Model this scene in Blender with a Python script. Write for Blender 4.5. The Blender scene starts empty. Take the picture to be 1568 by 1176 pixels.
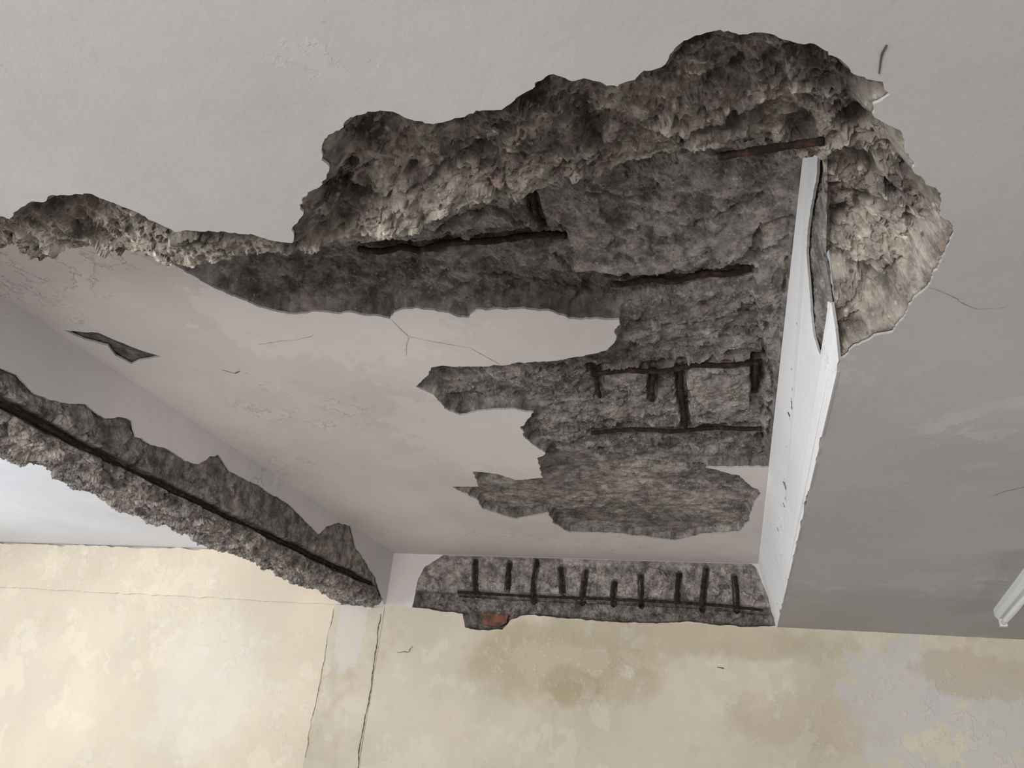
import bpy, bmesh, math, random
import numpy as np
from mathutils import Vector, Matrix
from mathutils.geometry import tessellate_polygon

Z0 = 1.6            # eye height; all helpers work relative to the eye height
H, HS, D = 0.90, 1.31, 5.30      # beam soffit, slab soffit, far wall distance
YN = 1.12           # near edge of the recess
XT = 0.205          # top of right recess face
XL, XL2 = -2.50, -2.88

# ---------------------------------------------------------------- survey (camera orientation)
Xc = np.array([.9620, .0347, .2708]); Yc = np.array([.2567, -.4532, -.8537]); Zc = np.array([.0931, .8908, -.4449])
F = 1134.0
def ray(p):
    r = np.array([p[0]-784.0, 588.0-p[1], -F])
    return np.array([r@Xc, r@Yc, r@Zc])
def on_z(p, z): r = ray(p); s = z/r[2]; return (r[0]*s, r[1]*s)
def on_y(p, y): r = ray(p); s = y/r[1]; return (r[0]*s, r[2]*s)
def on_x(p, x): r = ray(p); s = x/r[0]; return (r[1]*s, r[2]*s)

# ---------------------------------------------------------------- noise
def h2(ix, iy, seed):
    n = (ix.astype(np.int64)*374761393 + iy.astype(np.int64)*668265263 + seed*144269504) & 0xffffffff
    n = ((n ^ (n >> 13))*1274126177) & 0xffffffff
    return ((n ^ (n >> 16)) & 0xffff)/65535.0
def vnoise(x, y, seed=0):
    x0 = np.floor(x); y0 = np.floor(y); fx = x-x0; fy = y-y0
    fx = fx*fx*(3-2*fx); fy = fy*fy*(3-2*fy)
    a = h2(x0, y0, seed); b = h2(x0+1, y0, seed); c = h2(x0, y0+1, seed); d = h2(x0+1, y0+1, seed)
    return ((a*(1-fx)+b*fx)*(1-fy)+(c*(1-fx)+d*fx)*fy)*2-1
def fbm(x, y, scale, oct=4, seed=0, gain=.5):
    s = 0; a = 1; t = 0; f = 1/scale
    for o in range(oct):
        s = s+a*vnoise(x*f+17.3*o, y*f-9.1*o, seed+o); t += a; a *= gain; f *= 2.03
    return s/t
def facet(x, y, scale, seed=0):
    wx = x+.25*scale*fbm(x, y, scale*.5, 2, seed+50); wy = y+.25*scale*fbm(x, y, scale*.5, 2, seed+70)
    px = wx/scale; py = wy/scale; ix = np.floor(px); iy = np.floor(py)
    best = np.full(px.shape, 1e9); val = np.zeros(px.shape)
    for i in (-1, 0, 1):
        for j in (-1, 0, 1):
            cx = ix+i; cy = iy+j
            dx = px-(cx+h2(cx, cy, seed)); dy = py-(cy+h2(cx, cy, seed+1))
            d = dx*dx+dy*dy
            v = (h2(cx, cy, seed+2)*2-1)*.55+(h2(cx, cy, seed+3)*2-1)*1.3*dx+(h2(cx, cy, seed+4)*2-1)*1.3*dy
            m = d < best; best = np.where(m, d, best); val = np.where(m, v, val)
    return val
def rock(x, y, s=.09, seed=0):
    return .5*facet(x, y, s, seed)+.3*facet(x, y, s*.42, seed+11)+.2*facet(x, y, s*.2, seed+23)+.25*fbm(x, y, s*2, 4, seed+5)

def inside(x, y, poly):
    c = np.zeros(x.shape, bool); n = len(poly)
    for i in range(n):
        x1, y1 = poly[i]; x2, y2 = poly[(i+1) % n]
        if y1 == y2: continue
        c ^= ((y1 > y) != (y2 > y)) & (x < (x2-x1)*(y-y1)/(y2-y1)+x1)
    return c
def dist(x, y, pts, closed=True):
    d = np.full(x.shape, 1e9); n = len(pts)
    for i in range(n if closed else n-1):
        x1, y1 = pts[i]; x2, y2 = pts[(i+1) % n]
        vx, vy = x2-x1, y2-y1; L = vx*vx+vy*vy+1e-12
        t = np.clip(((x-x1)*vx+(y-y1)*vy)/L, 0, 1)
        d = np.minimum(d, (x-x1-t*vx)**2+(y-y1-t*vy)**2)
    return np.sqrt(d)
def sm(t): t = np.clip(t, 0, 1); return t*t*(3-2*t)

def rough(pts, step, amp, seed=0, closed=False):
    out = []; n = len(pts)
    for i in range(n if closed else n-1):
        a = np.array(pts[i]); b = np.array(pts[(i+1) % n]); L = np.linalg.norm(b-a)
        k = max(1, int(L/step))
        for j in range(k): out.append(a+(b-a)*j/k)
    if not closed: out.append(np.array(pts[-1]))
    P = np.array(out)
    nx = fbm(P[:, 0], P[:, 1], step*7, 4, seed, .6); ny = fbm(P[:, 0], P[:, 1], step*7, 4, seed+31, .6)
    Q = P+amp*np.stack([nx, ny], 1)
    if not closed: Q[0] = P[0]; Q[-1] = P[-1]
    return [tuple(q) for q in Q]

# ---------------------------------------------------------------- mesh helpers
sc = bpy.context.scene
def empty(name):
    e = bpy.data.objects.new(name, None); sc.collection.objects.link(e); e.empty_display_size = .1; return e
def make(name, V, Fc, mats, parent=None, mi=None, smooth=False):
    V = np.array(V, float).reshape(-1, 3).copy(); V[:, 2] += Z0
    me = bpy.data.meshes.new(name); me.from_pydata(V.tolist(), [], [list(map(int, f)) for f in Fc])
    for m in mats: me.materials.append(m)
    if mi is not None: me.polygons.foreach_set('material_index', np.array(mi, np.int32))
    if smooth: me.polygons.foreach_set('use_smooth', np.ones(len(Fc), bool))
    me.update()
    o = bpy.data.objects.new(name, me); sc.collection.objects.link(o)
    if parent: o.parent = parent
    return o
def sheet(name, outer, holes, fn, th, mats, parent):
    loops = [outer]+holes
    flat = [p for l in loops for p in l]
    tri = tessellate_polygon([[Vector((p[0], p[1], 0)) for p in l] for l in loops])
    n = len(flat)
    V = [fn(p[0], p[1], 0) for p in flat]+[fn(p[0], p[1], th) for p in flat]
    Fc = [tuple(t) for t in tri]+[tuple(i+n for i in t[::-1]) for t in tri]; mi = [0]*len(Fc)
    o = 0
    for l in loops:
        m = len(l)
        for i in range(m):
            a, b = o+i, o+(i+1) % m; Fc.append((a, b, b+n, a+n)); mi.append(1)
        o += m
    return make(name, V, Fc, mats, parent, mi)
def grid(name, X, Y, Z, mat, parent, keep=None, smooth=False, tone=None):
    ny, nx = X.shape
    idx = np.arange(nx*ny).reshape(ny, nx)
    q = np.stack([idx[:-1, :-1], idx[:-1, 1:], idx[1:, 1:], idx[1:, :-1]], -1).reshape(-1, 4)
    if keep is not None:
        k = keep.reshape(-1); q = q[k[q].all(1)]
    o = make(name, np.stack([X, Y, Z], -1).reshape(-1, 3), q, [mat], parent, smooth=smooth)
    at = o.data.attributes.new('tone', 'FLOAT', 'POINT')
    at.data.foreach_set('value', (np.zeros(X.size) if tone is None else np.maximum(tone+0*X, -.75).reshape(-1)).astype(np.float32))
    return o
def tube(path, r, V, Fc, ribs=True, n=8, step=.006):
    P = [np.array(path[0])]
    for a, b in zip(path[:-1], path[1:]):
        a = np.array(a); b = np.array(b); k = max(1, int(np.linalg.norm(b-a)/step))
        for j in range(1, k+1): P.append(a+(b-a)*j/k)
    base = len(V); m = len(P)
    for i, p in enumerate(P):
        t = P[min(i+1, m-1)]-P[max(i-1, 0)]; t = t/(np.linalg.norm(t)+1e-9)
        up = np.array([0, 0, 1.]) if abs(t[2]) < .8 else np.array([1., 0, 0])
        s = np.cross(t, up); s /= np.linalg.norm(s); u = np.cross(s, t)
        rr = r*(1.14 if (ribs and i % 2) else 1.0)*(1+.15*math.sin(i*.7)*math.sin(i*.23))
        for k in range(n):
            a = 2*math.pi*k/n; V.append(p+rr*(math.cos(a)*s+math.sin(a)*u))
    for i in range(m-1):
        for k in range(n):
            a = base+i*n+k; b = base+i*n+(k+1) % n; Fc.append((a, b, b+n, a+n))
    Fc.append(tuple(base+k for k in range(n))[::-1]); Fc.append(tuple(base+(m-1)*n+k for k in range(n)))

# ---------------------------------------------------------------- materials
class NT:
    def __init__(s, name):
        s.m = bpy.data.materials.new(name); s.m.use_nodes = True; s.t = s.m.node_tree; s.n = s.t.nodes
        s.b = s.n['Principled BSDF']; s.tc = s.n.new('ShaderNodeTexCoord')
        s.b.inputs['Specular IOR Level'].default_value = .15
    def l(s, a, b): s.t.links.new(a, b)
    def noise(s, scale, detail=5, rough=.55, vec=None):
        n = s.n.new('ShaderNodeTexNoise'); n.inputs['Scale'].default_value = scale; n.inputs['Detail'].default_value = detail
        n.inputs['Roughness'].default_value = rough; s.l(vec or s.tc.outputs['Object'], n.inputs['Vector']); return n.outputs['Fac']
    def voro(s, scale, feat='F1', vec=None):
        n = s.n.new('ShaderNodeTexVoronoi'); n.feature = feat; n.inputs['Scale'].default_value = scale
        s.l(vec or s.tc.outputs['Object'], n.inputs['Vector']); return n
    def rng(s, v, a, b, c=0., d=1., smooth=True):
        n = s.n.new('ShaderNodeMapRange'); n.interpolation_type = 'SMOOTHSTEP' if smooth else 'LINEAR'
        for k, x in zip(('From Min', 'From Max', 'To Min', 'To Max'), (a, b, c, d)): n.inputs[k].default_value = x
        s.l(v, n.inputs['Value']); return n.outputs[0]
    def mix(s, f, a, b, mode='MIX'):
        n = s.n.new('ShaderNodeMix'); n.data_type = 'RGBA'; n.blend_type = mode
        for i, x in ((0, f), (6, a), (7, b)):
            if hasattr(x, 'links'): s.l(x, n.inputs[i])
            elif i == 0: n.inputs[0].default_value = x
            else: n.inputs[i].default_value = (*x, 1)
        return n.outputs[2]
    def math(s, op, a, b=0.):
        n = s.n.new('ShaderNodeMath'); n.operation = op
        for i, x in ((0, a), (1, b)):
            if hasattr(x, 'links'): s.l(x, n.inputs[i])
            else: n.inputs[i].default_value = x
        return n.outputs[0]
    def blob(s, c, r, edge=.12, nz=.9, nscale=5):
        a = s.n.new('ShaderNodeVectorMath'); a.operation = 'SUBTRACT'; s.l(s.tc.outputs['Object'], a.inputs[0]); a.inputs[1].default_value = (c[0], c[1], c[2]+Z0)
        b = s.n.new('ShaderNodeVectorMath'); b.operation = 'DIVIDE'; s.l(a.outputs[0], b.inputs[0]); b.inputs[1].default_value = r
        d = s.n.new('ShaderNodeVectorMath'); d.operation = 'LENGTH'; s.l(b.outputs[0], d.inputs[0])
        v = s.math('ADD', d.outputs['Value'], s.math('MULTIPLY', s.math('SUBTRACT', s.noise(nscale, 8, .65), .5), nz*2))
        return s.rng(v, 1-edge, 1+edge, 1, 0)
    def bump(s, h, dist, strength=1., prev=None):
        n = s.n.new('ShaderNodeBump'); n.inputs['Distance'].default_value = dist; n.inputs['Strength'].default_value = strength
        s.l(h, n.inputs['Height'])
        if prev: s.l(prev, n.inputs['Normal'])
        return n.outputs[0]
    def done(s, col, nrm=None, rough=.85):
        if hasattr(col, 'links'): s.l(col, s.b.inputs['Base Color'])
        else: s.b.inputs['Base Color'].default_value = (*col, 1)
        if nrm: s.l(nrm, s.b.inputs['Normal'])
        s.b.inputs['Roughness'].default_value = rough; return s.m

def plaster(name, c, var=.12, patches=(), peel=.5, rough=.75, lump=.12, dirt=0., dirtc=(.42, .37, .27), flakes=()):
    t = NT(name)
    col = t.mix(t.rng(t.noise(1.3, 5), .3, .7), tuple(x*(1-var) for x in c), tuple(x*(1+var*.6) for x in c))
    col = t.mix(t.math('MULTIPLY', t.rng(t.noise(14, 6, .65), .45, .75), .18), col, tuple(x*.82 for x in c))
    if dirt:
        dm = t.math('MULTIPLY', t.rng(t.noise(2.2, 10, .68), .48, .72), dirt)
        col = t.mix(dm, col, dirtc)
        col = t.mix(t.math('MULTIPLY', t.rng(t.noise(3.1, 9, .62), .565, .58), .35), col, tuple(min(1, x*1.12+.03) for x in c))
    for (cc, r, pc, fac, edge, nz, ns) in patches:
        col = t.mix(t.math('MULTIPLY', t.blob(cc, r, edge, nz, ns), fac), col, pc)
    lay = t.rng(t.noise(6, 9, .66), .53, .545)
    mask = t.rng(t.noise(1.1, 3), .52, .62)
    lay = t.math('MULTIPLY', lay, mask)
    nb = t.bump(lay, .002, peel)
    # faintly blistered paint
    for (cc, r, ns) in flakes:
        b = t.blob(cc, r, .45, 1.1, 3.5)
        cell = t.rng(t.noise(ns, 4, .6), .56, .60)
        fl = t.math('MULTIPLY', cell, b)
        nb = t.bump(fl, .0022, .8, nb)
        col = t.mix(t.math('MULTIPLY', fl, .14), col, tuple(min(1, x*1.3) for x in c))
    nb = t.bump(t.noise(4, 3), .03, lump, nb)
    nb = t.bump(t.noise(70, 6, .6), .002, .22, nb)
    col = t.mix(t.math('MULTIPLY', lay, .12), col, (.8, .8, .78))
    return t.done(col, nb, rough)

def concrete(name, dark, light, rust=.0, bscale=1.):
    t = NT(name)
    f = t.rng(t.noise(15*bscale, 10, .70), .34, .66)
    col = t.mix(f, dark, light)
    big = t.rng(t.noise(2.6, 4), .35, .65)
    col = t.mix(t.math('MULTIPLY', big, .30), col, tuple(x*.65 for x in dark))
    v = t.voro(75*bscale)
    ag = t.math('MULTIPLY', t.rng(v.outputs['Distance'], .15, .4, 1, 0), t.rng(t.noise(28, 2), .52, .62))
    col = t.mix(t.math('MULTIPLY', ag, .5), col, tuple(min(1, x*1.45) for x in light))
    pit = t.math('MULTIPLY', t.rng(t.voro(48*bscale).outputs['Distance'], .12, .3, 1, 0), t.rng(t.noise(17, 2), .54, .62))
    col = t.mix(t.math('MULTIPLY', pit, .7), col, tuple(x*.3 for x in dark))
    if rust:
        col = t.mix(t.math('MULTIPLY', t.rng(t.noise(7, 5), .62, .74), rust), col, (.22, .105, .055))
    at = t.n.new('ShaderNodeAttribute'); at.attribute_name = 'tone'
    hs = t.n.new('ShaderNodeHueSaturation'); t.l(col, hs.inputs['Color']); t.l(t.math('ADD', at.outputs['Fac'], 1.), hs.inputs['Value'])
    nb = t.bump(t.noise(48*bscale, 10, .70), .012, .9)
    nb = t.bump(t.noise(220*bscale, 3, .6), .002, .6, nb)
    return t.done(hs.outputs[0], nb, .95)

RIM = plaster('plaster_edge_chalk', (.38, .365, .345), .1)
M_low = plaster('ceiling_paint_grey', (.415, .407, .403), .07, [
    ((1.25, 3.9, H), (.5, .3, 1), (.49, .48, .48), .35, .05, 1.2, 9),
    ((.95, 2.3, H), (.40, .28, 1), (.32, .315, .31), .45, .5, .5, 3),
    ((1.5, 2.9, H), (.45, .3, 1), (.33, .325, .32), .35, .5, .6, 3),
    ((-1.05, .35, H), (.22, .09, 1), (.33, .30, .27), .8, .2, .5, 8)],
    flakes=[((1.25, 3.75, H), (.40, .26, 1), 26), ((.50, 3.0, H), (.12, .7, 1), 30)])
M_pan = plaster('slab_paint_pinkish', (.655, .608, .593), .10, [
    ((-1.3, 1.95, HS), (.5, .35, 1), (.75, .71, .70), .5, .04, 1.1, 9),
    ((-1.0, 3.0, HS), (.5, .5, 1), (.72, .685, .67), .4, .04, 1.2, 8)], peel=.9)
M_bay = plaster('slab_paint_white', (.72, .74, .78), .06)
M_side = plaster('beam_side_paint', (.58, .56, .56), .12, [((XL, 3.38, 1.12), (.2, .12, .055), (.34, .345, .34), .9, .08, .3, 12)], peel=1.)
M_right = plaster('recess_side_paint_white', (.78, .785, .80), .05, peel=.8)
M_wall = plaster('wall_paint_cream', (.595, .54, .43), .12, [
    ((-1.1, D, .60), (.62, 1, .26), (.43, .355, .24), .75, .35, .9, 4),
    ((-1.1, D, .62), (.40, 1, .17), (.54, .49, .395), .45, .04, 1.7, 7),
    ((-1.05, D, .45), (.18, 1, .12), (.40, .325, .215), .65, .3, 1., 8),
    ((-.3, D, .80), (1.2, 1, .12), (.43, .375, .27), .6, .3, 1., 5),
    ((.95, D, .55), (.24, 1, .40), (.53, .52, .505), .75, .06, 1.8, 6),
    ((1.55, D, .5), (.50, 1, .18), (.53, .525, .515), .7, .06, 2.2, 6),
    ((1.45, D, .68), (.35, 1, .14), (.47, .405, .30), .6, .15, 1.1, 6),
    ((2.0, D, .0), (.8, 1, .5), (.53, .52, .495), .75, .05, 1.6, 5),
    ((.4, D, .35), (.4, 1, .2), (.49, .43, .32), .5, .3, 1.2, 5),
    ((-2.75, D, .75), (.12, 1, .3), (.62, .60, .56), .6, .05, .9, 7),
    ((-1.1, D, 1.22), (6, 1, .32), (.60, .57, .555), .95, .05, .06, 5)], peel=.5, dirt=.6, dirtc=(.44, .37, .265),
    flakes=[((-1.1, D, .6), (.6, 1, .2), 16), ((1.2, D, .4), (.6, 1, .4), 14)])
M_wallL = plaster('wall_paint_cream_left', (.69, .61, .485), .08, [
    ((-3.9, D, .3), (.5, 1, .5), (.73, .68, .60), .5, .3, .8, 4)], peel=.5, dirt=.25, dirtc=(.58, .48, .35),
    flakes=[((-5.0, D, 1.0), (1.3, 1, .3), 8)])
M_con = concrete('exposed_concrete_slab', (.130, .118, .108), (.42, .39, .355), .30)
M_rub = concrete('broken_concrete_rubble', (.130, .115, .100), (.50, .45, .39), .35, .8)
M_beam = concrete('exposed_concrete_beam', (.125, .114, .105), (.40, .37, .335), .3)
t = NT('rusty_steel'); M_rust = t.done(t.mix(t.rng(t.noise(40, 5), .47, .74), (.020, .016, .014), (.085, .042, .026)), t.bump(t.noise(150, 4), .003), .95)
t = NT('crack_shadow_dirt'); M_crack = t.done(t.mix(t.noise(80), (.06, .055, .048), (.13, .115, .095)), None, 1)
t = NT('red_brick'); M_brick = t.done(t.mix(t.rng(t.noise(18, 6, .7), .4, .6), (.10, .065, .05), (.25, .10, .065)), t.bump(t.noise(50, 6), .02), .95)
t = NT('floor_cement'); M_floor = t.done(t.mix(t.noise(3, 6), (.39, .37, .355), (.48, .46, .445)), t.bump(t.noise(40, 5), .004), .8)
t = NT('lamp_white_metal'); M_lampw = t.done(t.mix(t.noise(20), (.62, .64, .64), (.70, .72, .72)), None, .4)
t = NT('lamp_tube_glass'); M_tube = t.done(t.mix(t.noise(9), (.80, .82, .82), (.85, .86, .86)), None, .15)
t = NT('window_frame_paint'); M_frame = t.done(t.mix(t.noise(12), (.5, .5, .48), (.6, .6, .58)), None, .5)

# ---------------------------------------------------------------- outlines
near_out = [(-60,330),(0,332),(15,335),(28,322),(50,312),(80,302),(110,299),(140,300),(165,308),(200,320),(235,338),(262,352),(300,352),(345,356),
 (385,358),(410,366),(445,370),(452,345),(462,330),(456,312),(470,300),(490,285),(502,262),(495,245),(500,215),(515,200),(540,185),(562,172),(590,170),
 (605,172),(620,182),(650,190),(690,185),(715,182),(735,172),(765,165),(790,152),(815,135),(835,118),(850,112),(870,120),(895,125),(915,128),(945,135),
 (965,125),(985,108),(1010,100),(1030,75),(1050,62),(1085,52),(1112,45),(1135,52),(1170,55),(1200,55),(1230,65),(1260,75),(1290,98),(1315,118),
 (1335,120),(1350,122),(1360,140),(1350,150),(1335,160),(1340,180),(1360,192),(1380,205),(1390,235),(1395,262),(1420,280),(1440,298),(1445,330),
 (1460,345),(1455,380),(1440,410),(1425,435),(1405,455),(1385,480),(1365,508),(1340,515),(1315,530),(1295,542)]
O = [on_z(p, H) for p in near_out]
YE = O[-1][1]+.02
def xb(y): return np.interp(y, [YN, 1.5, 1.68, D], [.195, .25, .272, .300])
O.append((float(xb(YE))+.003, YE))
O = [(-2.3, O[0][1]+.02)]+O
O = rough(O, .005, .012, 3)
low = [(-7.5, -3.0), (3.5, -3.0), (3.5, D), (.303, D)]
n = 40
low += [(float(xb(y))+.003, float(y)) for y in np.linspace(D-.05, YE+.02, n)]
low += O[::-1]+[(-2.4, YN), (-7.5, YN)]
ceil = empty('ceiling')
fz = lambda z0: (lambda u, v, w: (u, v, z0+w))
sheet('soffit_plaster', low, [], fz(H), .006, [M_low, RIM], ceil)

# near spall heightfield
edge_px = [(0,385),(60,400),(100,385),(130,378),(170,395),(240,402),(300,410),(400,412),(450,402),(500,392),(550,378),(600,370),(650,350),(720,318),(800,298),(870,276),
 (990,262),(1060,243),(1140,234),(1252,233)]
E1 = sorted(on_y(p, YN) for p in edge_px)
ex = np.array([e[0] for e in E1]); ez = np.array([e[1] for e in E1])
E2 = sorted([(YN, 1.035)]+[on_x(p, .25) for p in [(1268,340),(1276,390),(1276,440)]]+[(YE, H+.012)])
ry = np.array([e[0] for e in E2]); rz = np.array([e[1] for e in E2])
st = .0036
xs = np.arange(-2.0, 1.0, st); ys = np.arange(.55, 1.80, st)
X, Y = np.meshgrid(xs, ys)
regpoly = O+[(float(xb(YE)), YE), (float(xb(YN)), YN), (-2.3, YN)]
ins = inside(X, Y, regpoly)
dO = dist(X, Y, O, False)
inop = (Y > YN) & (X < xb(Y))
dN = np.where(X < .195, np.abs(YN-Y), np.hypot(YN-Y, X-.195))
dR = np.where(Y > YN, np.abs(X-xb(Y)), np.hypot(YN-Y, X-.195))
wN = 1/(dN+.015)**2; wR = 1/(dR+.015)**2
E = (np.interp(X, ex, ez)*wN+np.interp(Y, ry, rz)*wR)/(wN+wR)-H
dOp = np.minimum(dN, dR)
s = dO/(dO+dOp+1e-6)
rk = rock(X, Y, .14, 7)
rk2 = rock(X, Y, .06, 91)
rk3 = rock(X, Y, .03, 191)
lay = fbm(X, Y*1.6, .16, 3, 711); ter = sm((lay-.0)/.05)+sm((lay-.22)/.05)-sm((-.18-lay)/.05)
dep = .008+.050*sm(dO/.035)+(E-.045)*np.clip(s, 0, 1)**.85 + sm(dO/.045)*(.038*rk+.022*rk2+.006*rk3+.014*ter)*(1-.3*s) + .04*sm(dO/.08)*sm(dOp/.08)*fbm(X, Y, .25, 3, 5)
pits = [((1318,212), .96, .030, .06), ((1292,375), .98, .020, .05), ((1347,462), .93, .018, .035), ((1225,222), 1.0, .03, .03), ((905,238), .97, .02, .03), ((625,290), .96, .018, .025), ((1130,200), .98, .02, .03)]
pm = 0
for p, z, r_, dz in pits:
    c = on_z(p, z); dp = np.hypot(X-c[0], (Y-c[1])*.8)*(1+.3*fbm(X, Y, .03, 2, 4)); g = (1-sm((dp-r_*.5)/(r_*.6))); dep += dz*g; pm = np.maximum(pm, g)
creases = [[(505,290),(570,310),(640,302),(730,262),(800,275)], [(900,265),(960,250),(1050,240),(1130,235)], [(1120,205),(1180,190),(1250,200)], [(770,195),(830,190),(880,215)], [(1290,265),(1330,300),(1380,330)], [(1000,150),(1100,140),(1190,110)]]
cm = 0
for c in creases:
    q = rough([on_z(p, .96) for p in c], .01, .02, 33); dc = dist(X, Y, q, False); g = 1-sm((dc-.003)/.009); dep += .018*g; cm = np.maximum(cm, g)
dep = np.maximum(dep, .006+sm(dO/.03)*np.maximum(0, .020+.024*rk+.014*rk2+.004*rk3))
Zg = H+np.where(ins | inop, dep, .009)
Xs, Ys = X.copy(), Y.copy()
keep = (ins | (dO < .02)) & ~inop
ring = inop & ((Y < YN+st*1.01) | (X > xb(Y)-st*1.01)) & (Y < YE+.02)
Ys = np.where(ring & (Y < YN+st*1.01) & (X < .19), YN+.012*fbm(X, Y*0, .03, 3, 77), Ys)
Xs = np.where(ring & (Y >= YN+st*1.01), xb(Y), Xs)
# outer band: darker weathered cement plus painted rim shade; fresh breaks are lighter
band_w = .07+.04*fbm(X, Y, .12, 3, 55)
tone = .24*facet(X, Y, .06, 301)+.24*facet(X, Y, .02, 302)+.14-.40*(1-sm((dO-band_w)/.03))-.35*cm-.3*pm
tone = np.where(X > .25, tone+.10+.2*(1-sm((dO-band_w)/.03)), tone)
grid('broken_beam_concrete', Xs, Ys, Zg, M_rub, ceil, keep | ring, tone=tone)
bx = np.arange(-2.35, .2, .02)
zb_ = np.interp(bx, ex, ez)+.06
V = []; Fc = []
for i, x in enumerate(bx): V += [(x, YN+.004, zb_[i]), (x, YN+.004, HS+.05)]
for i in range(len(bx)-1): Fc.append((2*i, 2*i+2, 2*i+3, 2*i+1))
make('near_beam_inner_face', V, Fc, [M_rub], ceil)

# ---------------------------------------------------------------- recessed slab panel
P1 = [(270,408),(300,425),(345,450),(400,470),(440,482),(500,478),(545,480),(598,488),(604,478),(640,472),(690,478),(700,486),(720,488),(730,474),(745,475),(800,472),(850,478),(870,490),(947,488),(942,515),
 (935,535),(900,545),(850,552),(800,555),(740,562),(700,560),(660,562),(640,592),(665,605),(680,625),(705,635),(740,628),(790,628),(818,632),(798,655),(805,672),
 (835,695),(822,702),(830,732),(790,735),(760,725),(725,722),(733,745),(692,745),(730,765),(740,780),(790,795),(838,785),(848,800),(870,815),(950,818),
 (1035,828),(1080,818),(1130,815),(1145,800),(1152,775),(1165,755),(1130,728),(1080,716),(1188,715)]
W1 = [on_z(p, HS) for p in P1]
yend = W1[-1][1]
W1 = rough(W1, .007, .016, 12)
W1 += [(XT+.004, yend), (XT+.004, YN+.02), (W1[0][0]-.1, YN+.02)]
W2 = rough([on_z(p, HS) for p in [(95,505),(150,510),(200,530),(248,547),(215,552),(200,557),(175,545),(165,530),(130,520)]], .01, .010, 44, True)
sl = [(W1[0][0]-.1, YN), (XL-.02, YN), (XL-.02, D+.02), (XT+.02, D+.02), (XT+.02, yend)]
core = W1[:-3]
outer = sl+core[::-1]
panel = sheet('recessed_slab_plaster', outer, [W2], fz(HS), .008, [M_pan, RIM], ceil)
bay = sheet('left_bay_slab_plaster', [(-7.5, YN), (XL2+.02, YN), (XL2+.02, D+.05), (-7.5, D+.05)], [], fz(HS), .01, [M_bay, RIM], ceil)

bars = {
 'a': [(548,384),(600,385),(640,382),(700,375),(780,366),(866,363)],
 'b': [(935,436),(985,434),(1040,429),(1100,422),(1150,414)],
 'c': [(905,573),(960,571),(1040,566),(1100,560),(1168,558)],
 'd': [(905,664),(1000,660),(1080,660),(1165,656)],
 'e': [(812,292),(822,330),(832,350)],
 'f': [(1000,572),(998,612)],
 'g': [(1042,566),(1044,600),(1050,655)],
 'h': [(912,576),(918,612)],
 'i': [(1158,556),(1155,604)],
}
BZ = HS+.036
BW = {k: [on_z(p, BZ) for p in v] for k, v in bars.items()}
xs = np.arange(-1.95, XT+.03, .0045); ys = np.concatenate([np.arange(YN-.02, 3.0, .0045), np.arange(3.0, D, .009)])
X, Y = np.meshgrid(xs, ys)
ins = inside(X, Y, W1); d = dist(X, Y, W1)
isl = rough([on_z(p, HS) for p in [(300,380),(420,398),(548,380),(600,381),(640,377),(700,370),(780,362),(866,359),(878,395),(880,425),(940,430),(985,430),(1040,424),(1100,417),(1135,405),(1150,385),(1168,350),(1240,325),(1245,200),(300,250)]], .01, .022, 8, True)
ii = inside(X, Y, isl); di = dist(X, Y, isl)
isl2 = rough([on_z(p, HS) for p in [(924,580),(992,578),(994,610),(924,612)]], .015, .012, 8, True)
isl3 = rough([on_z(p, HS) for p in [(1052,572),(1150,568),(1148,632),(1110,640),(1058,628)]], .015, .012, 8, True)
isl4 = rough([on_z(p, HS) for p in [(1160,360),(1210,340),(1215,700),(1168,700),(1172,560),(1160,500)]], .015, .03, 9, True)
i4 = inside(X, Y, isl4); d4 = dist(X, Y, isl4)
low4 = inside(X, Y, [on_z(p, HS) for p in [(690,700),(1190,712),(1190,850),(690,850)]])
rk = rock(X, Y, .15, 3)
rkf = rock(X, Y, .06, 203)
rkg = rock(X, Y, .03, 213)
lay = fbm(X*.6, Y, .22, 4, 811)
ter = sm((lay-.02)/.03)+sm((lay-.22)/.03)-sm((-.18-lay)/.03)
dep = .010+.036*sm(d/.018)
dep += np.where(ii, -.034*sm(di/.006), 0)
i23 = inside(X, Y, isl2) | inside(X, Y, isl3)
dep += np.where(i23, -.030, 0)+np.where(i4, -.022*sm(d4/.01), 0)
flat = np.where(low4, .4, 1)
dep += sm(d/.04)*flat*(.020*rk+.010*rkf+.003*rkg+.013*ter)
dep += .018*fbm(X, Y, .3, 2, 15)*sm(d/.04)
bm = 0
for k, p in BW.items():
    db = dist(X, Y, p, False)+.009*fbm(X, Y, .04, 2, 88); g = 1-sm((db-.012)/.014); dep += (.038 if k in 'abcd' else .030)*g; bm = np.maximum(bm, g)
cm = 0
for c in [[(800,668),(900,670),(960,662)], [(860,690),(980,712),(1090,722)], [(740,748),(860,766),(1000,768)], [(560,345),(660,350),(760,332),(812,352)], [(1040,345),(1100,332),(1165,300)],
          [(1060,640),(1110,648),(1145,625)], [(850,395),(890,432),(940,440)], [(900,300),(960,312),(1010,300)], [(660,575),(760,585),(880,575)], [(1168,500),(1180,600),(1172,690)], [(700,420),(800,440),(900,470)], [(960,500),(1050,510),(1150,495)]]:
    q = rough([on_z(p, HS+.02) for p in c], .01, .03, 53); dc = dist(X, Y, q, False)
    g = (1-sm((dc-.002)/.009)); dep += .020*g*sm(d/.03); cm = np.maximum(cm, g)
dep = np.maximum(dep, .009+.006*(1+rkf)*sm(d/.02))
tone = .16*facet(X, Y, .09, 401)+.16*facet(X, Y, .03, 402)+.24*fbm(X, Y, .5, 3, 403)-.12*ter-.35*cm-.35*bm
tone += np.where(ii, .20, 0)+np.where(i23, .28, 0)+np.where(i4, .18, 0)
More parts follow.
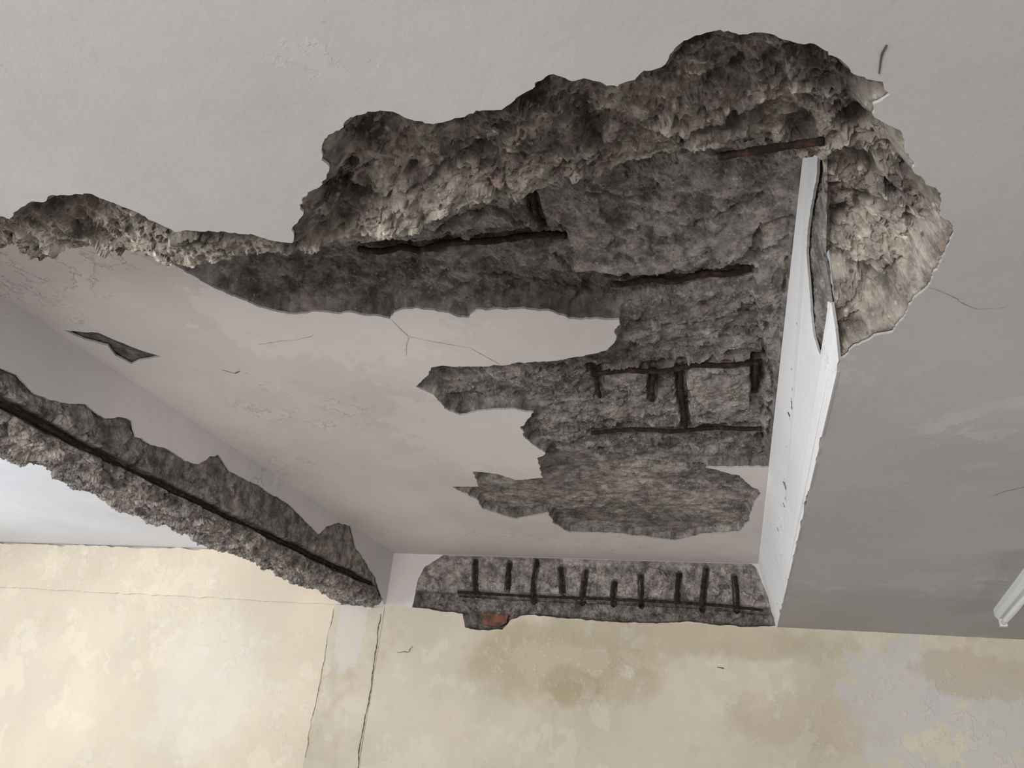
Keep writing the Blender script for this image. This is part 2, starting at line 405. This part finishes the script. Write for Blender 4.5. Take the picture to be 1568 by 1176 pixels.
bel = inside(X, Y, [on_z(p, HS) for p in [(280,395),(560,380),(866,362),(880,430),(950,436),(940,500),(600,500),(400,480)]]) & ~ii
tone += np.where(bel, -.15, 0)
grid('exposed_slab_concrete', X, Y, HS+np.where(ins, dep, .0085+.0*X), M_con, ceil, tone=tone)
x2 = np.arange(-2.6, -1.94, .012); y2 = np.arange(YN, D, .012); X2, Y2 = np.meshgrid(x2, y2)
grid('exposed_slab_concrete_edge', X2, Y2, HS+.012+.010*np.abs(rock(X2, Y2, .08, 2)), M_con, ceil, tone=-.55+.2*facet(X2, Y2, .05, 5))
V = []; Fc = []
for k, p in BW.items():
    q = [p[0]]
    for u, v in zip(p[:-1], p[1:]):
        for j in (1, 2, 3): q.append((u[0]+(v[0]-u[0])*j/3, u[1]+(v[1]-u[1])*j/3))
    tube([(a+.004*math.sin(i*3.1), b+.003*math.sin(i*1.9+ord(k)), BZ+.006+.008*math.sin(i*1.3+ord(k))) for i, (a, b) in enumerate(q)], .0098 if k in 'abcd' else .0085, V, Fc)
make('slab_rebar', V, Fc, [M_rust], ceil, smooth=True)

V = []; Fc = []
def bz(p, z): a = on_z(p, z); return (a[0], a[1], z)
tube([bz((1100,240), 1.04), bz((1150,232), 1.025), bz((1215,222), 1.025), bz((1262,216), 1.015)], .007, V, Fc)
make('beam_rebar', V, Fc, [M_rust], ceil, smooth=True)

# ---------------------------------------------------------------- right face of recess
def fx(y, z): x0 = float(xb(y)); return x0+(XT-x0)*(z-H)/(HS-H)
def face(y, z, w): return (fx(y, z)+w, y, z)
def on_face(p):
    x = .24
    for _ in range(25):
        y, z = on_x(p, x); x = .5*x+.5*fx(y, z)
    return (max(YN, y), min(HS, z))
top = [(float(y), HS+.004) for y in np.linspace(D, YN, 60)]
strip = [on_face(p) for p in [(1252,240),(1249,280),(1241,316),(1237,350),(1235,390),(1238,430),(1241,470),(1246,515),(1252,535),(1260,547),(1264,530),(1264,495),(1267,465),(1273,462),(1277,490),(1281,520)]]
bot = rough(strip, .006, .010, 19)
ylast = max(bot[-1][0]+.01, YE+.01)
eg = np.linspace(ylast, D, 320)
chip = np.maximum(0, fbm(eg, eg*0, .12, 4, 61)-.12)*.035
bot += [(float(y), H-.0015+float(c)*(0 if y > D-.1 else 1)) for y, c in zip(eg, chip)]
sheet('recess_side_plaster', top+bot, [], face, .006, [M_right, RIM], ceil)
ys = np.arange(YN, D, .006); zs = np.linspace(0, 1, 80)
Yg, Tg = np.meshgrid(ys, zs); zb = np.interp(Yg, list(ry)+[YE+.03], list(rz)+[H+.002]); Zg = zb+(HS+.02-zb)*Tg
x0 = xb(Yg); Xg = x0+(XT-x0)*(Zg-H)/(HS-H)+.012+.009*rock(Yg, Zg, .06, 4)*sm(Tg/.05)-.006*(1-sm(Tg/.05))
grid('recess_side_concrete', Xg, Yg, Zg, M_con, ceil, tone=-.05+.2*facet(Yg, Zg, .04, 5))

# ---------------------------------------------------------------- left concrete beam
beam = empty('concrete_beam')
up_px = [(-80,520),(0,565),(28,575),(50,600),(75,612),(105,618),(135,622),(160,640),(185,638),(203,645),(208,668),(235,682),(262,690),(285,705),(305,712),(322,698),(335,697),(350,720),
 (385,738),(420,758),(445,775),(470,800),(488,818),(500,805),(520,800),(538,806),(545,838),(560,860),(575,885),(588,922)]
Lo = rough([on_x(p, XL) for p in up_px], .010, .012, 6)
side = [(D, HS+.004), (YN, HS+.004), (YN, Lo[0][1])]+Lo+[(D, H+.02)]
sheet('beam_side_plaster', side, [], lambda y, z, w: (XL-w, y, z), .010, [M_side, RIM], beam)
ys = np.arange(YN, D+.01, .007)
prof = []
def seg(a, b, n):
    for i in range(n): prof.append((a[0]+(b[0]-a[0])*i/n, a[1]+(b[1]-a[1])*i/n))
seg((XL-.016, HS+.01), (XL-.020, 1.02), 36); seg((XL-.020, 1.02), (XL-.030, .955), 14); seg((XL-.030, .955), (XL-.045, .915), 9)
seg((XL-.045, .915), (XL-.09, .895), 9); seg((XL-.09, .895), (XL2+.03, .905), 50); seg((XL2+.03, .905), (XL2, .93), 6); seg((XL2, .93), (XL2, HS+.01), 14)
prof = np.array(prof); L = np.concatenate([[0], np.cumsum(np.hypot(*np.diff(prof, axis=0).T))])
tx = np.gradient(prof[:, 0]); tz = np.gradient(prof[:, 1]); nn = np.hypot(tx, tz)
Yg, Ig = np.meshgrid(ys, np.arange(len(prof)), indexing='ij')
Lg = L[Ig]
amp = np.interp(Lg, [0, .24, .33, .38, .5, .9], [.004, .016, .032, .042, .045, .03])
rkb = rock(Yg, Lg, .15, 40)
dd = amp*rkb+amp*.6*fbm(Yg, Lg, .35, 3, 60)+amp*.28*rock(Yg, Lg, .06, 140)
Xp = prof[Ig, 0]; Zp = prof[Ig, 1]
insp = inside(Yg, Zp, side) & (Xp > XL-.04)
dd = np.where(insp, -np.abs(dd)*.2, dd)
zbar = np.interp(ys, [1.7, 2.5, 3.6, 4.7, 5.3], [.972, .966, .99, 1.02, 1.03])[:, None]
gz = np.abs(Zp-zbar-.010*fbm(Yg, Yg*0, .25, 3, 9))
gw = .7+.6*sm((fbm(Yg, Yg*0+3, .3, 2, 19)+.35)/.5)
gro = (Xp > XL-.06)*(1-sm((gz-.012*gw)/.014)); dd = np.where(gro > .3, np.minimum(dd, .004), dd)-.042*gw*gro*~insp
onx = -tz/nn; onz = tx/nn
Xo = Xp+dd*onx[Ig]; Zo = Zp+dd*onz[Ig]
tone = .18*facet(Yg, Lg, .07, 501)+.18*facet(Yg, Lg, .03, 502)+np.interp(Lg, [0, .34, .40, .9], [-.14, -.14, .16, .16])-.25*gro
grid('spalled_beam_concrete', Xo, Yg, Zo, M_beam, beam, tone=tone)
V = []; Fc = []
tube([(XL-.050+.008*math.sin(y*7)+.006*math.sin(y*19), float(y), float(np.interp(y, [1.7, 2.5, 3.6, 4.7, 5.3], [.972, .966, .99, 1.02, 1.03]))) for y in np.linspace(YN, D, 60)], .011, V, Fc)
make('corner_rebar', V, Fc, [M_rust], beam, smooth=True)

# ---------------------------------------------------------------- far wall
wf = empty('wall_far')
fy = lambda y0: (lambda u, v, w: (u, y0+w, v))
T1 = [(632,930),(640,890),(650,868),(680,849),(760,849),(860,846),(960,848),(1080,851),(1145,856),(1158,870),(1170,900),(1182,935),(1188,957),(1150,961),(1050,953),
 (960,954),(900,949),(800,942),(782,950),(768,965),(740,966),(713,960),(708,940),(660,934)]
T = rough([on_y(p, D) for p in T1], .012, .014, 21, True)
T = [(x, min(z, HS-.002)) for x, z in T]
sheet('wall_plaster', [(-2.5, -Z0), (3.5, -Z0), (3.5, HS+.01), (-2.5, HS+.01)], [T], fy(D), .012, [M_wall, RIM], wf)
sheet('pilaster_plaster', rough([(-2.925, -Z0), (-2.501, -Z0), (-2.501, H), (-2.925, H)], .03, .003, 3, True), [], fy(D-.003), .055, [M_wall, M_wall], wf)
sheet('left_wall_plaster', [(-7.5, -Z0), (-2.9, -Z0), (-2.9, .93), (-7.5, .93)], [], fy(D+.025), .03, [M_wallL, RIM], wf)
band = rough([(-7.5, .905), (-2.88, .905)], .02, .014, 31)+[(-2.88, HS+.01)]+rough([(-2.88, HS-.012), (-7.5, HS-.012)], .02, .018, 32)
sheet('tie_band_plaster', band, [], fy(D+.014), .03, [M_wallL, RIM], wf)
sheet('tie_band_back', [(-7.5, .9), (-2.88, .9), (-2.88, HS+.01), (-7.5, HS+.01)], [], fy(D+.045), .02, [M_wallL, RIM], wf)
xs = np.arange(-2.45, .34, .006); zs = np.arange(.72, HS+.012, .006); X, Z = np.meshgrid(xs, zs)
ins = inside(X, Z, T); d = dist(X, Z, T)
st_px = [(730,856,908),(775,862,902),(818,853,918),(860,868,908),(893,872,920),(937,890,922),(984,880,924),(1036,878,920),(1078,870,930),(1128,882,932)]
hbar = [on_y(p, D+.03) for p in [(700,906),(800,912),(900,916),(1000,920),(1100,926),(1168,934)]]
sb = [[on_y((x+(4 if i % 3 else -3), a), D+.03), on_y((x+(1 if i % 2 else -3), b), D+.03)] for i, (x, a, b) in enumerate(st_px)]
dep = .015+.030*sm(d/.025)+sm(d/.05)*(.026*rock(X, Z, .14, 66)+.010*rock(X, Z, .05, 166))
zh = np.interp(X, [h[0] for h in hbar], [h[1] for h in hbar])
dep += .045*sm((zh-Z)/.02)*sm(d/.03)
dep += .04*(1-sm((np.abs(Z-zh)-.012)/.016))*(X > hbar[0][0])
bm = 0
for b in sb: g = 1-sm((dist(X, Z, b, False)-.014)/.012); dep += .042*g; bm = np.maximum(bm, g)
dep = np.maximum(dep, .013)
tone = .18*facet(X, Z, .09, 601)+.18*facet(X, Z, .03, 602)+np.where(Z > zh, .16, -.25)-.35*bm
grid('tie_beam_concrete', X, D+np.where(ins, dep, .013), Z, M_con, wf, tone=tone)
V = []; Fc = []
tube([(a, D+.042+.006*math.sin(i*2), b) for i, (a, b) in enumerate(hbar)], .009, V, Fc)
for i, b in enumerate(sb): tube([(b[0][0], D+.042, b[0][1]), ((b[0][0]+b[1][0])/2+.010*math.sin(i*2.3), D+.030+.008*math.sin(i*1.7), (b[0][1]+b[1][1])/2), (b[1][0], D+.036, b[1][1])], .0098+.0015*math.sin(i*2.9), V, Fc)
make('tie_beam_rebar', V, Fc, [M_rust], wf, smooth=True)
bp = rough([on_y(p, D) for p in [(732,938),(776,940),(774,952),(764,958),(738,956)]], .01, .010, 3, True)
sheet('exposed_brick', bp, [], fy(D+.030), .02, [M_brick, M_brick], wf)
V = []; Fc = []
def crack(pts2, fn, w, seed):
    P = rough(pts2, .012, .014, seed); b = len(V)
    for i, p in enumerate(P):
        q = P[min(i+1, len(P)-1)]; q0 = P[max(i-1, 0)]; t = np.array(q)-np.array(q0); t /= np.linalg.norm(t)+1e-9
        ww = w*(.35+.65*abs(math.sin(i*.9)*math.sin(i*.23)))
        V.append(fn(p[0]-t[1]*ww, p[1]+t[0]*ww, -.0012)); V.append(fn(p[0]+t[1]*ww, p[1]-t[0]*ww, -.0012))
    for i in range(len(P)-1): Fc.append((b+2*i, b+2*i+1, b+2*i+3, b+2*i+2))
cw = lambda ps, w, s: crack([on_y(p, D) for p in ps], fy(D-.0045), w, s)
cw([(583,940),(578,985),(572,1020),(568,1060),(560,1100),(552,1140),(548,1176)], .005, 1)
cw([(512,932),(500,985),(492,1040),(478,1100),(468,1160)], .0025, 2)
cw([(1098,1022),(1108,1024)], .006, 3); cw([(608,998),(625,1000),(632,990)], .003, 4)
make('wall_cracks', V, Fc, [M_crack], wf)
V = []; Fc = []
cc = lambda ps, w, s: crack([on_z(p, HS) for p in ps], fz(HS), w, s)
cc([(598,488),(625,515),(680,525),(720,532),(765,558)], .0010, 3); cc([(625,515),(620,545)], .0008, 4); cc([(395,528),(450,520),(480,512)], .0008, 5)
cc([(340,566),(360,572),(368,568)], .003, 15)
cl = lambda ps, w, s: crack([on_z(p, H) for p in ps], fz(H), w, s)
cl([(1346,112),(1352,92),(1358,68)], .003, 6); cl([(1420,440),(1450,452),(1500,475),(1540,470)], .0006, 7); cl([(1190,961),(1300,971),(1420,978),(1568,990)], .006, 8)
cl([(1515,760),(1535,752),(1568,745)], .0012, 9)
make('ceiling_cracks', V, Fc, [M_crack], ceil)

# ---------------------------------------------------------------- other walls, floor
fl = make('floor', [(-7.5,-3,-Z0),(3.5,-3,-Z0),(3.5,D+.1,-Z0),(-7.5,D+.1,-Z0),(-7.5,-3,-Z0-.1),(3.5,-3,-Z0-.1),(3.5,D+.1,-Z0-.1),(-7.5,D+.1,-Z0-.1)],
     [(0,1,2,3),(7,6,5,4),(0,4,5,1),(1,5,6,2),(2,6,7,3),(3,7,4,0)], [M_floor])
wr = empty('wall_right')
sheet('wall_right_plaster', [(-3, -Z0), (D, -Z0), (D, HS), (-3, HS)], [[(1.0, -.9), (3.4, -.9), (3.4, .6), (1.0, .6)]], lambda u, v, w: (3.5+w, u, v), .1, [M_wall, RIM], wr)  # opening added to go with the right fill lamp
wl = empty('wall_left')
sheet('wall_left_plaster', [(-3, -Z0), (D+.05, -Z0), (D+.05, HS), (-3, HS)], [[(.2, -.8), (4.6, -.8), (4.6, .85), (.2, .85)]], lambda u, v, w: (-7.5-w, u, v), .15, [M_wallL, RIM], wl)
def box(a, b):
    k = len(V)
    for x in (a[0], b[0]):
        for y in (a[1], b[1]):
            for z in (a[2], b[2]): V.append((x, y, z))
    for f in [(0,1,3,2),(4,6,7,5),(0,4,5,1),(2,3,7,6),(0,2,6,4),(1,5,7,3)]: Fc.append(tuple(k+i for i in f))
win = empty('window_1'); V = []; Fc = []
for y in (.2, 1.27, 2.37, 3.47, 4.54): box((-7.6, y, -.8), (-7.54, y+.06, .85))
for z in (-.8, .79): box((-7.6, .2, z), (-7.54, 4.6, z+.06))
make('frame', V, Fc, [M_frame], win)
win = empty('added_window_right'); V = []; Fc = []  # unseen window, added to match the right fill lamp
for y in (1.0, 2.17, 3.34): box((3.53, y, -.9), (3.58, y+.06, .6))
for z in (-.9, .54): box((3.53, 1.0, z), (3.58, 3.4, z+.06))
make('frame', V, Fc, [M_frame], win)

# ---------------------------------------------------------------- fluorescent batten
lamp = empty('fluorescent_batten_light')
a = np.array([*on_z((1534, 948), H-.045)]); b = np.array([*on_z((1580, 893), H-.045)]); dr = (b-a)/np.linalg.norm(b-a); pr = np.array([-dr[1], dr[0]])
def lp(s_, t_, z): q = a+dr*s_+pr*t_; return (q[0], q[1], z)
V = []; Fc = []
sec = [(-.032, H), (-.032, H-.03), (-.018, H-.05), (.018, H-.05), (.032, H-.03), (.032, H)]
for s_ in (0, .012, 1.20, 1.212):
    sc_ = .9 if s_ in (0, 1.212) else 1
    for t_, z in sec: V.append(lp(s_, t_*sc_, z))
for i in range(3):
    for k in range(6): p = i*6+k; q = i*6+(k+1) % 6; Fc.append((p, q, q+6, p+6))
Fc.append((5,4,3,2,1,0)); Fc.append((18,19,20,21,22,23))
for s0 in (.0, 1.18):
    k0 = len(V)
    for s_ in (s0, s0+.03):
        for t_, z in [(-.016, H-.045), (-.016, H-.085), (.016, H-.085), (.016, H-.045)]: V.append(lp(s_, t_, z))
    for k in range(4): p = k0+k; q = k0+(k+1) % 4; Fc.append((p, q, q+4, p+4))
    Fc.append((k0+3,k0+2,k0+1,k0)); Fc.append((k0+4,k0+5,k0+6,k0+7))
make('housing', V, Fc, [M_lampw], lamp)
V = []; Fc = []; tube([lp(.02, 0, H-.068), lp(1.19, 0, H-.068)], .013, V, Fc, False, 14, .1)
make('tube', V, Fc, [M_tube], lamp, smooth=True)

# ---------------------------------------------------------------- camera
cam = bpy.data.cameras.new('camera'); co = bpy.data.objects.new('camera', cam); sc.collection.objects.link(co)
R = Matrix(((Xc[0], Xc[1], Xc[2]), (Yc[0], Yc[1], Yc[2]), (Zc[0], Zc[1], Zc[2])))
co.matrix_world = Matrix.Translation((0, 0, Z0)) @ R.to_quaternion().to_matrix().to_4x4()
cam.sensor_width = 36; cam.lens = 36*F/1568; cam.clip_start = .02
sc.camera = co

# ---------------------------------------------------------------- light
def area(name, loc, target, sx, sy, e, col):
    l = bpy.data.lights.new(name, 'AREA'); l.shape = 'RECTANGLE'; l.size = sx; l.size_y = sy; l.energy = e; l.color = col
    o = bpy.data.objects.new(name, l); sc.collection.objects.link(o); o.location = loc
    o.rotation_euler = (Vector(target)-Vector(loc)).to_track_quat('-Z', 'Y').to_euler(); return o
area('window_light_left', (-7.35, 1.6, Z0), (0, 1.6, Z0+.3), 3.0, 1.6, 215, (.90, .945, 1))
area('fill_light_right', (3.45, 2.2, Z0-.15), (0, 2.4, Z0+.3), 2.3, 1.4, 32, (.97, .98, 1))  # added fill, brightens right ceiling and left beam side; no known source
area('balcony_daylight', (-2.0, -2.8, 1.1), (0, 4, 2.0), 3.2, 1.5, 240, (1, .975, .955))
w = bpy.data.worlds.new('world'); sc.world = w; w.use_nodes = True
w.node_tree.nodes['Background'].inputs[0].default_value = (.90, .94, 1, 1); w.node_tree.nodes['Background'].inputs[1].default_value = .40
sc.view_settings.view_transform = 'Standard'
